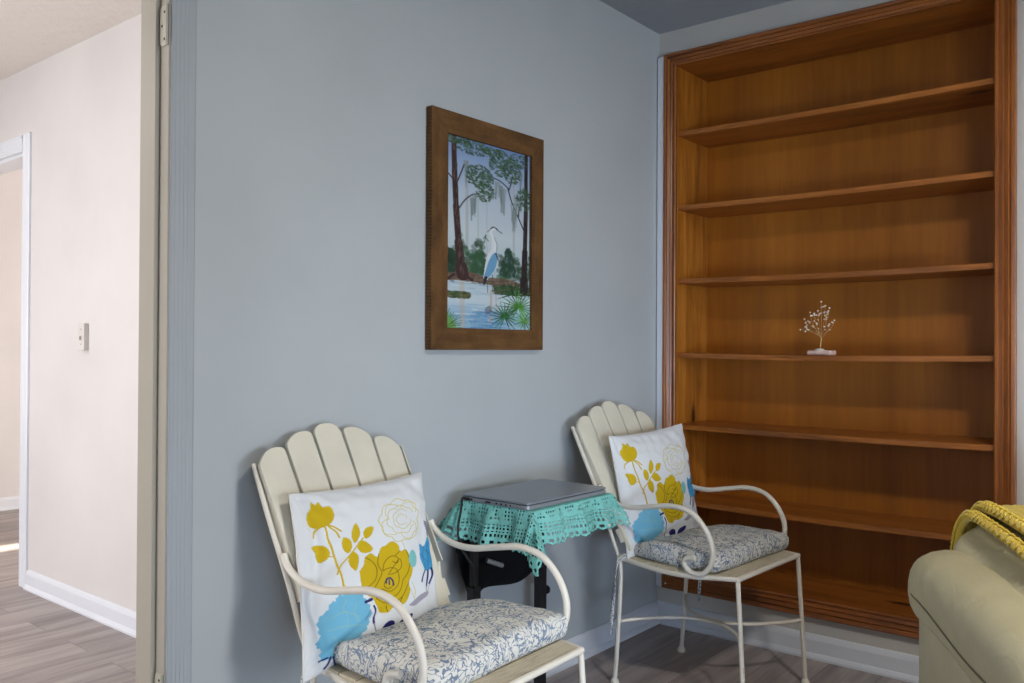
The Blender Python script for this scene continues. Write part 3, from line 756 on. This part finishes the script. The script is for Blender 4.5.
    cv.stroke([(541, 462), (536, 500)], 3, (130, 126, 136)); cv.stroke([(556, 450), (540, 492)], 2, (150, 146, 150))
    for i in range(9): cv.stroke([(537 + i * 1.4, 222 + i * 7), (545 + i * 1.2, 229 + i * 7)], 3, Nv, False)
    cv.poly([(468, 532), (500, 505), (520, 490), (546, 482), (540, 498), (510, 520), (490, 534)], (158, 152, 164))
    # pale blue flower, lower left
    P0 = [(235, 480), (252, 470), (272, 478), (296, 484), (312, 505), (326, 528), (334, 560), (328, 592), (310, 618), (280, 640), (240, 668), (215, 690), (190, 700), (178, 680), (182, 662), (160, 655), (152, 640), (170, 622), (164, 600), (157, 572), (170, 545), (186, 530), (190, 508), (208, 500), (214, 486)]
    P = []
    for i, p in enumerate(cv.curve(P0, 5, True)):
        k = 1 + .035 * sin(i * 1.35); P.append((245 + (p[0] - 245) * k, 580 + (p[1] - 580) * k))
    cv.poly(P, Lb, False)
    for q in ([(200, 560), (240, 540), (290, 560)], [(190, 600), (240, 590), (310, 590)], [(245, 500), (235, 530), (255, 560), (250, 600)], [(280, 510), (275, 545), (295, 580)], [(205, 620), (225, 640), (215, 665)]): cv.stroke(q, 2, (150, 186, 170))
    cv.stroke([(312, 512), (331, 504)], 11, Nv, False); cv.stroke([(340, 528), (349, 552), (344, 590)], 7, Nv); cv.stroke([(330, 540), (318, 572)], 2.5, (90, 90, 130))
    for q in ([(205, 690), (190, 715), (178, 730)], [(212, 690), (212, 720), (204, 745)], [(196, 690), (170, 700)]): cv.stroke(q, 6, Nv)
    cv.poly([(372, 610), (390, 588), (412, 590), (408, 618), (385, 632)], Nv); cv.poly([(420, 612), (440, 582), (480, 562), (470, 588), (440, 610)], Nv)
    cv.stroke([(344, 590), (352, 640)], 4, (110, 110, 140))
    return cv.c
def make_pillow(label, TLc, TRc, BLc, BRc, T=.052, seed=0):
    TLc, TRc, BLc, BRc = [Vector(c) for c in (TLc, TRc, BLc, BRc)]; mid = (TLc + TRc + BLc + BRc) / 4
    right = (TRc + BRc - TLc - BLc).normalized(); upv = (TLc + TRc - BLc - BRc); upv = (upv - right * upv.dot(right)).normalized(); nr = upv.cross(right)
    if nr.y > 0: nr = -nr                                  # towards the room
    t = empty('throw_pillow', mid, 0, label, 'pillow', 'white pillows printed with gold and blue flowers')
    def shape(u, v, side):
        s, q = 2 * u - 1, 1 - 2 * v
        uu = .5 + (u - .5) * (1 - .05 * (1 - q * q)); vv = .5 + (v - .5) * (1 - .05 * (1 - s * s))
        p = TLc * (1 - uu) * (1 - vv) + TRc * uu * (1 - vv) + BLc * (1 - uu) * vv + BRc * uu * vv - mid
        th = T * (max(0, (1 - s ** 4) * (1 - q ** 4))) ** .55 * (.75 + .25 * (1 - s * s) * (1 - q * q)) * (1 - .45 * max(0, vv - .55) / .45 if side > 0 else 1)
        e = max(abs(s), abs(q)); rim = max(0, e - .40)
        wr = .016 * rim * noise.noise(Vector((s * 6 + seed, q * 6, side * 3))) + .004 * noise.noise(Vector((s * 2.4, q * 2.4, side + seed)))
        wr -= .009 * math.exp(-((q + .62 - .25 * s + .1 * seed) / .06) ** 2) * max(0, min(1, (.3 - s) * 2))     # crease near the lower corner
        wr -= .006 * math.exp(-((s + .86 - .05 * sin(q * 5)) / .04) ** 2)
        fade = min(1, (1 - e) * 12)
        p += nr * (-side * (th + wr * fade)) * 1.0
        p += nr * .012 * max(0, -q - .3) * 0
        return p
    N = 250
    vs, fs = grid_mesh(N, N, lambda u, v: shape(u, v, -1)); o = MB().add(vs, fs, True).build('printed_face', M_print, t)
    a, b = np.meshgrid(np.arange(N + 1) / N, np.arange(N + 1) / N); set_print(o, PCOL)
    vs, fs = grid_mesh(60, 60, lambda u, v: shape(u, v, 1)); fs = [f[::-1] for f in fs]; MB().add(vs, fs, True).build('back_face', M_cotton, t)
    E = [shape(k / 30, 0, 1) for k in range(30)] + [shape(1, k / 30, 1) for k in range(30)] + [shape(1 - k / 30, 1, 1) for k in range(30)] + [shape(0, 1 - k / 30, 1) for k in range(30)]
    MB().tube(E, .0022, 8, closed=True).build('seam', M_cotton, t)
    return t
_a, _b = np.meshgrid(np.arange(251) / 250, np.arange(251) / 250); PCOL = pillow_colours(_a.ravel(), _b.ravel())
pi1 = make_pillow('flower printed white pillow on the armchair nearer the doorway', (-1.962, -.165, .794), (-1.512, -.135, .793), (-2.030, -.312, .425), (-1.592, -.290, .440))
pi2 = make_pillow('flower printed white pillow on the corner armchair by the bookcase', (-.645, -.175, .826), (-.198, -.215, .845), (-.700, -.288, .424), (-.215, -.305, .440), .048, 1.7)

# ------------------------------------------------------------------ tray table, cloth, laptop
TX, TY, TZ = -1.085, -.205, .6785
tb = empty('tray_table', (TX, TY, 0), 0, 'black metal tray table with a hanging fabric pouch, between the two armchairs', 'side table')
th, td = .195, .135
MB().rbox((0, 0, TZ - .009), (th, td, .009), .006, (4, 4, 1)).build('tabletop', M_black, tb)
for x, nm in ((-.180, 'post'), (.142, 'post')):
    o = MB().box((x - .016, .082, .03), (x + .016, .110, .43)).box((x - .010, .087, .43), (x + .010, .105, TZ - .018)).build('post', M_black, tb, bevel=.002)
    MB().box((x - .016, -.17, .0), (x + .016, .125, .03)).build('base_foot', M_black, tb, bevel=.004)
    MB().tube([(x + .012, .096, .345), (x + .024, .096, .345)], .011, 14).tube([(x + .024, .096, .345), (x + .036, .096, .345)], [.014, .014], 14).build('clamp_knob', M_rub, tb)
    MB().box((x - .011, -.11, TZ - .036), (x + .011, .108, TZ - .018)).build('top_bracket', M_black, tb, bevel=.002)
MB().box((-.15, .09, .10), (.15, .104, .125)).build('crossbar', M_black, tb, bevel=.002)
MB().tube([(-.112, .105, .492), (-.062, .085, .470)], .0075, 12).build('adjuster_rod', M_base, tb)
# pouch: closed sagging bag, flap wider above
def pouch():
    nu, nv = 34, 16; top = [(-.205, .545), (-.10, .56), (.05, .57), (.16, .56), (.238, .478)]; bot = [(-.150, .395), (-.118, .378), (-.06, .392), (.10, .376), (.215, .415)]
    T_ = spline([Vector((x, 0, z)) for x, z in top], 10); B_ = spline([Vector((x, 0, z)) for x, z in bot], 10)
    def f(u, v, side):
        k = u * (len(T_) - 1); i = min(len(T_) - 2, int(k)); a = T_[i].lerp(T_[i + 1], k - i); b = B_[i].lerp(B_[i + 1], k - i)
        p = a.lerp(b, v); bb = max(0, sin(pi * u)) ** .5 * max(0, sin(pi * v)) ** .5
        y = .150 + side * (.026 * bb) + .012 * noise.noise(Vector((u * 5, v * 4, side))) * bb + .006 * sin(u * 22 + v * 5) * bb * .5
        return (p.x, y, p.z)
    a, fa = grid_mesh(nu, nv, lambda u, v: f(u, v, -1)); b, fb = grid_mesh(nu, nv, lambda u, v: f(u, v, 1))
    return MB().add(a, fa, True).add(b, [q[::-1] for q in fb], True)
pouch().build('fabric_pouch', M_blackfab, tb)
# crochet cloth
def crochet():
    d = .0027; wx, wy = th, td; ol, orr, of, ob = .118, .058, .104, .085
    nx = int((2 * wx + ol + orr) / d); ny = int((2 * wy + of + ob) / d)
    def P(i, j):
        x = -wx - ol + i * d; y = -wy - of + j * d
        cx, cy = max(-wx, min(wx, x)), max(-wy, min(wy, y)); ex, ey = x - cx, y - cy; L = math.hypot(ex, ey)
        if L < 1e-9: return Vector((x, y, 0))
        dx, dy = ex / L, ey / L; corner = min(abs(ex), abs(ey)) / max(abs(ex), abs(ey))
        fl = .26 + .34 * corner ** .5
        if ey > 0: fl = .10 if ex > -.01 else .55
        s = (y if abs(ex) > abs(ey) else x); fold = sin(s * 48 + 1) * .012 + sin(s * 117) * .004
        L *= 1 + (.26 if (ex < 0 and ey < 0) else .05) * corner
        out = min(L, .006) * .9 + max(0, L - .006) * fl + fold * min(1, L / .07) * (.3 if ey > 0 and ex > -.01 else 1)
        drop = max(0, L - .006) * sqrt(1 - fl * fl)
        y_ = cy + dy * out
        return Vector((cx + dx * out, min(y_, .178 + .0), -drop))
    vid = {}; vs = []; fs = []
    def V(i, j):
        if (i, j) not in vid: vid[(i, j)] = len(vs); vs.append(P(i, j))
        return vid[(i, j)]
    for i in range(nx):
        for j in range(ny):
            e = min(i, j, nx - 1 - i, ny - 1 - j)            # rows in from the rim
            al = j if min(i, nx - 1 - i) < min(j, ny - 1 - j) else i
            ph = al % 8 - 3.5; hole = False
            if e < 8: r_ = math.hypot(ph, e - 4); hole = (e < 4 and r_ > 4.1) or r_ < 1.9
            elif e < 9: hole = False
            elif e < 14: hole = abs(abs(ph) - 2) < .9 + (e - 9) * .0 and e in (10, 11, 12)
            elif e < 17: hole = e == 15 and al % 4 in (0, 1)
            elif e < 24: hole = (e in (18, 19, 22) and al % 4 < 2)
            elif e < 27: hole = False
            else:
                w = (abs((i % 34) - 17) + abs((j % 34) - 17)) % 18
                hole = (i % 4 < 2 and j % 4 < 2) and w > 6
            if hole: continue
            fs.append((V(i, j), V(i + 1, j), V(i + 1, j + 1), V(i, j + 1)))
    return MB().add(vs, fs, True)
cl = crochet().build('crochet_cloth', M_teal); cl.location = (TX, TY, TZ + .0012)
md = cl.modifiers.new('thickness', 'SOLIDIFY'); md.thickness = .0016; md.offset = 0
tag(cl, 'teal crochet lace cloth draped over the tray table', 'tablecloth')
# laptop
lp = empty('laptop', (-1.092, -.203, TZ + .0022), radians(-1), 'closed silver grey laptop on the teal crochet cloth', 'laptop')
def slab(hx, hy, r, z0, z1, n=8):
    P = []
    for cx, cy, a0 in ((hx - r, hy - r, 0), (-hx + r, hy - r, 90), (-hx + r, -hy + r, 180), (hx - r, -hy + r, 270)):
        for k in range(n + 1): a = radians(a0 + 90 * k / n); P.append((cx + cos(a) * r, cy + sin(a) * r))
    return MB().prism(P, 'z', z0, z1)
bs = slab(.194, .128, .010, .0008, .0125).build('base', M_base, lp, bevel=.002)
slab(.190, .124, .009, .0126, .0145).build('keyboard_gap', M_dark, lp)
slab(.194, .128, .010, .0146, .0205).build('lid', M_lid, lp, bevel=.0018)
for y, w in ((.085, .008), (.02, .02), (-.012, .006), (-.030, .006), (-.048, .006), (-.064, .004)):
    MB().box((-.1945, y - w / 2, .0045), (-.1925, y + w / 2, .0095)).build('port', M_dark, bs)
MB().box((-.1946, .092, .003), (-.1925, .112, .0115)).build('vent', M_dark, bs)
# cord hanging from the laptop corner
P = [(-1.290, -.092, TZ + .012), (-1.302, -.094, TZ + .011), (-1.318, -.105, TZ - .015), (-1.335, -.112, TZ - .05), (-1.345, -.118, TZ - .08), (-1.336, -.122, TZ - .12), (-1.318, -.128, TZ - .15), (-1.30, -.14, TZ - .19), (-1.27, -.12, TZ - .28), (-1.262, -.075, .25), (-1.262, -.060, .12), (-1.22, -.045, .02), (-1.10, -.04, .006), (-.95, -.04, .006)]
c = MB().tube(P, .0036, 8, smooth_path=8).build('power_cord', M_rub); tag(c, 'thin black power cord hanging off the laptop corner over the teal cloth', 'cord')

# ------------------------------------------------------------------ wire tree
wt = empty('wire_tree', (.09, -.645, 1.1085), 0, 'small wire tree ornament with pale beads on a pink stone, on the bookcase shelf', 'ornament')
def stone(p, n):
    q = Vector(p); q *= 1 + .10 * noise.noise(p * 40); q.z = max(-.009, q.z + .003 * noise.noise(p * 60)); return q
MB().rbox((0, 0, .009), (.030, .046, .009), .007, (6, 8, 2), stone).build('stone_base', M_quartz, wt)
MB().ball((0, .006, .019), .016, 14, 8, (1, 1.2, .5)).build('plaster_mound', M_white, wt)
tr = MB(); tips = []
r2 = random.Random(11)
tr.tube([(0, .004, .018), (0, .002, .05), (.001, 0, .07)], [.0026, .0020, .0022], 8, smooth_path=4)
for (y, z, ty) in ((-.0, .19, 0), (-.012, .175, 0), (.010, .17, 0), (-.028, .15, 0), (-.018, .125, 0), (-.03, .10, 0), (-.022, .085, 0), (.018, .14, 0), (.035, .15, 0), (.058, .125, 0), (.066, .10, 0), (.072, .085, 0), (.045, .085, 0), (.03, .095, 0), (.05, .11, 0), (.004, .155, 0), (-.036, .165, 0), (-.04, .12, 0), (.02, .11, 0)):
    x = r2.uniform(-.028, .028); s = Vector((.001, 0, .06 + r2.random() * .015)); e = Vector((x, y, z + .012)); mid = (s + e) / 2 + Vector((x * .3, y * .3, .01))
    tr.tube([s, mid, e], .0009, 6, smooth_path=4); tips.append(e)
    for k in range(2):
        e2 = e * .8 + s * .2 + Vector((r2.uniform(-.016, .016), r2.uniform(-.013, .013), r2.uniform(-.004, .02))); m2 = mid * .4 + e * .6
        tr.tube([m2, e2], .0007, 5); tips.append(e2)
tr.build('wire_trunk', M_copper, wt)
b0 = MB().ball((0, 0, 0), .0037, 8, 6, (1, 1.1, .8)).build('bead', M_bead, wt); b0.location = tips[0]
for p in tips[1:]:
    b = b0.copy(); COL.objects.link(b); b.parent = wt; b.location = p

# ------------------------------------------------------------------ sofa
O = Vector((-.86, -1.21, 0)); ang = math.atan2(-.459, -.889)   # local x runs along the arm towards the room
sf = empty('sofa', (O.x, O.y, 0), ang, 'sage beige leather sofa at the right edge, only its arm and back end in view', 'sofa')
# local frame: +x = from the back of the sofa to its front; +y = across the seat (b)
def wr(amp, sc, k=0):
    return lambda p: amp * noise.noise(Vector((p.x * sc + k, p.y * sc, p.z * sc)))
def flip(mb):
    return mb
def arm(y0, sgn, nm):
    # pad
    hx, hy, hz = .42, .092, .098
    def fn(p, n):
        q = Vector(p); s = p.x / hx
        q.z += .014 * (1 - s * s) * (1 if p.z > 0 else .3)
        end = max(0, (-p.x - .22) / .2)
        q.z -= .022 * end ** 2 if p.z > 0 else 0
        f = .0035 * noise.noise(Vector((p.x * 5, p.y * 8, p.z * 6))) + .0025 * noise.noise(Vector((p.x * 26, p.y * 9, 3)))
        q += n * f
        return q
    pad = MB().rbox((hx - .02, y0 + sgn * (hy - .020), .553), (hx, hy, hz), .080, (26, 6, 4), fn).build('arm_pad', M_leather, sf)
    MB().rbox((.42, y0 + sgn * .075, .26), (.395, .068, .24), .02, (10, 4, 8)).build('arm_panel', M_leather, sf)
    # welt seam along the outer side of the pad
    P = []
    for i in range(60):
        x = -.012 + .8 * i / 59; e = max(0, (.10 - x) / .11)
        P.append((x + .006 * e, y0 - sgn * (.0205 - .05 * e ** 2.2) , .538 + .006 * sin(x * 9) + .03 * e ** 2))
    MB().tube(P, .0022, 8).build('seam', M_piping, pad)
arm(0, 1, 'a'); arm(1.46, -1, 'b')
MB().rbox((.42, .73, .20), (.38, .58, .16), .02, (6, 10, 4)).build('seat_base', M_leather, sf)
for k in range(2):
    MB().rbox((.50, .155 + .2875 + k * .575, .415), (.30, .284, .075), .05, (10, 10, 4), lambda p, n: p + n * wr(.008, 8, k)(p)).build('seat_cushion_pad', M_leather, sf)
MB().rbox((.06, .73, .36), (.09, .60, .30), .04, (6, 12, 8)).build('back_frame', M_leather, sf)
def backpad(yc, hy, k):
    def fn(p, n):
        q = Vector(p); t2 = p.y / hy
        q.z += .016 * (1 - t2 * t2) if p.z > 0 else 0
        q += n * (.011 * noise.noise(Vector((p.x * 7 + k, p.y * 5, p.z * 9))) + .005 * noise.noise(Vector((p.x * 19, p.y * 15, p.z * 24 + k))))
        return q
    MB().rbox((.297, yc, .575), (.342, hy, .133), .115, (12, 14, 5), fn).build('back_cushion', M_leather, sf)
backpad(.395, .33, 0); backpad(1.02, .29, 3)

# knitted throw folded over the near back cushion
def prof(t, lift=0):
    """cushion cross-section from the rear (t=0) over the crown to the front (t=1): local x, z"""
    P = [(-.055, .50), (-.052, .58), (-.045, .635), (-.02, .69), (.03, .724), (.09, .737), (.22, .739), (.40, .736), (.54, .722), (.62, .685), (.65, .61)]
    Q = spline([Vector((a, 0, b)) for a, b in P], 8)
    k = t * (len(Q) - 1); i = min(len(Q) - 2, int(k)); p = Q[i].lerp(Q[i + 1], k - i)
    a = Q[max(0, i - 1)]; b = Q[min(len(Q) - 1, i + 2)]; d = (b - a).normalized(); n = Vector((-d.z, 0, d.x))
    if n.z < 0 and abs(n.z) > .3: n = -n
    return p, n, d
tw = empty('knit_throw', (O.x, O.y, 0), ang, 'mustard yellow chunky knit throw folded over the sofa back', 'blanket')
def edge_y(t, layer): return .098 + layer * .030 + .010 * sin(t * 4)
def cy(y):
    q = max(0, .18 - y); return .018 * max(0, 1 - ((y - .395) / .33) ** 2) - (.115 - sqrt(max(0, .115 ** 2 - q * q)))
def sheet():
    nu, nv = 200, 150
    def f(u, v):
        p, n, d = prof(u); y = .14 + .50 * v
        rows = abs(sin(v * pi * 22)); st = abs(sin(u * pi * 60 + (pi / 2 if int(v * 22) % 2 else 0)))
        h = .013 + .0055 * rows * (.6 + .4 * st) + cy(y)
        q = p + n * h; return (q.x, y, q.z)
    vs, fs = grid_mesh(nu, nv, f); return MB().add(vs, [q[::-1] for q in fs], True)
o = sheet().build('knit_body', M_yarn, tw); md = o.modifiers.new('thickness', 'SOLIDIFY'); md.thickness = .01; md.offset = -1
for layer in (0, 1):
    m = MB(); r = .013
    n_st = 52
    # plump core with V-shaped stitches laid along it
    core = []
    for i in range(60):
        t = .0 + 1.0 * i / 59; p, n, d = prof(t); y = edge_y(t, layer) + .012; q = p + n * (.010 + .007 * layer + cy(y)); core.append((q.x, y, q.z))
    m.tube(core, r * .85, 12)
    for i in range(n_st):
        t = (i + .5) / n_st; p, n, d = prof(t); y = edge_y(t, layer) + .012; c0 = p + n * (.010 + .007 * layer + cy(y)); c0.y = y
        for a_ in (-100, -50, 0, 50):
            a = radians(a_ + 20); o_ = n * cos(a) + Vector((0, 1, 0)) * sin(a)
            base = c0 + o_ * r * .92; tg = (Vector((0, 1, 0)) * cos(a) - n * sin(a))
            sgn = 1 if (a_ // 50) % 2 == 0 else -1
            e1 = base - d * .0065 - tg * .005 * sgn; e2 = base + d * .0065 + tg * .005 * sgn
            m.tube([e1, base + o_ * .0022, e2], [.0022, .0042, .0022], 6, smooth_path=2)
    m.build('braided_edge', M_yarn, tw)

# ------------------------------------------------------------------ light
def area(name, loc, rot, sx, sy, power, col, spread=180):
    l = bpy.data.lights.new(name, 'AREA'); l.shape = 'RECTANGLE'; l.size = sx; l.size_y = sy; l.energy = power; l.color = col; l.spread = radians(spread)
    o = bpy.data.objects.new(name, l); COL.objects.link(o); o.location = loc; o.rotation_euler = rot; return o
area('daylight_right_window', (-1.9, Y0 - .14, .95), (radians(90), 0, 0), 2.4, 1.7, 11, (.74, .86, 1.0), 150)
area('low_blue_fill', (-3.55, Y0 - .22, .42), (radians(87), 0, radians(-46)), 1.2, .6, 12, (.60, .76, 1.0), 62)  # added blue fill to lift the shaded lower wall; stands for no real source
area('skylight_outside', (-2.3, -6.5, 1.35), (radians(88), 0, radians(-6)), .9, .8, 44, (.86, .93, 1.0), 120)
area('daylight_front_window', (X0 - .14, (VY0 + VY1) / 2, 1.2), (0, radians(-86), 0), 1.5, 1.5, 4, (.85, .92, 1.0), 130)
area('ceiling_lamp_room', (-1.9, -2.15, H - .06), (0, 0, 0), .24, .24, 36, (1.0, .94, .86))
area('daylight_hall', (-4.64, 1.6, 1.3), (0, radians(-90), 0), 1.6, 1.6, 76, (1.0, .97, .965))
area('ceiling_lamp_hall', (-3.3, 2.4, H - .03), (0, 0, 0), .4, .4, 24, (1.0, .96, .94))
area('daylight_far_room', (3.14, 1.45, 1.3), (0, radians(90), 0), 1.5, 1.3, 190, (1.0, .95, .9))
w = bpy.data.worlds.new('sky'); S.world = w; w.use_nodes = True
nt = w.node_tree; sk = nt.nodes.new('ShaderNodeTexSky'); sk.sky_type = 'HOSEK_WILKIE'; sk.sun_direction = (-.2, .6, .6)
nt.links.new(sk.outputs[0], nt.nodes['Background'].inputs[0]); nt.nodes['Background'].inputs[1].default_value = .35
sun = bpy.data.lights.new('sun', 'SUN'); sun.energy = 30; sun.angle = radians(.6); sun.color = (1, .93, .8)
so = bpy.data.objects.new('sun', sun); COL.objects.link(so)
so.rotation_euler = (Vector((-4.2, .35, -1.9))).to_track_quat('-Z', 'Y').to_euler()

# ------------------------------------------------------------------ camera
f, yaw, pit, rol = 865.007, .685038, .00730269, .00538111
F = Vector((cos(yaw) * cos(pit), sin(yaw) * cos(pit), sin(pit))); Rr = Vector((sin(yaw), -cos(yaw), 0)); U = Rr.cross(F)
R2 = Rr * cos(rol) + U * sin(rol); U2 = -Rr * sin(rol) + U * cos(rol)
cd = bpy.data.cameras.new('camera'); co = bpy.data.objects.new('camera', cd); COL.objects.link(co)
Mx = Matrix((R2, U2, -F)).transposed().to_4x4(); Mx.translation = Vector((-3.16833, -1.80361, 1.13094)); co.matrix_world = Mx
cd.sensor_width = 36; cd.lens = f / 1024 * 36; cd.clip_start = .05; cd.clip_end = 100
S.camera = co
S.view_settings.view_transform = 'Standard'; S.view_settings.look = 'None'; S.view_settings.gamma = 1; S.view_settings.use_curve_mapping = False
S.view_settings.exposure = 0
S.cycles.use_denoising = True
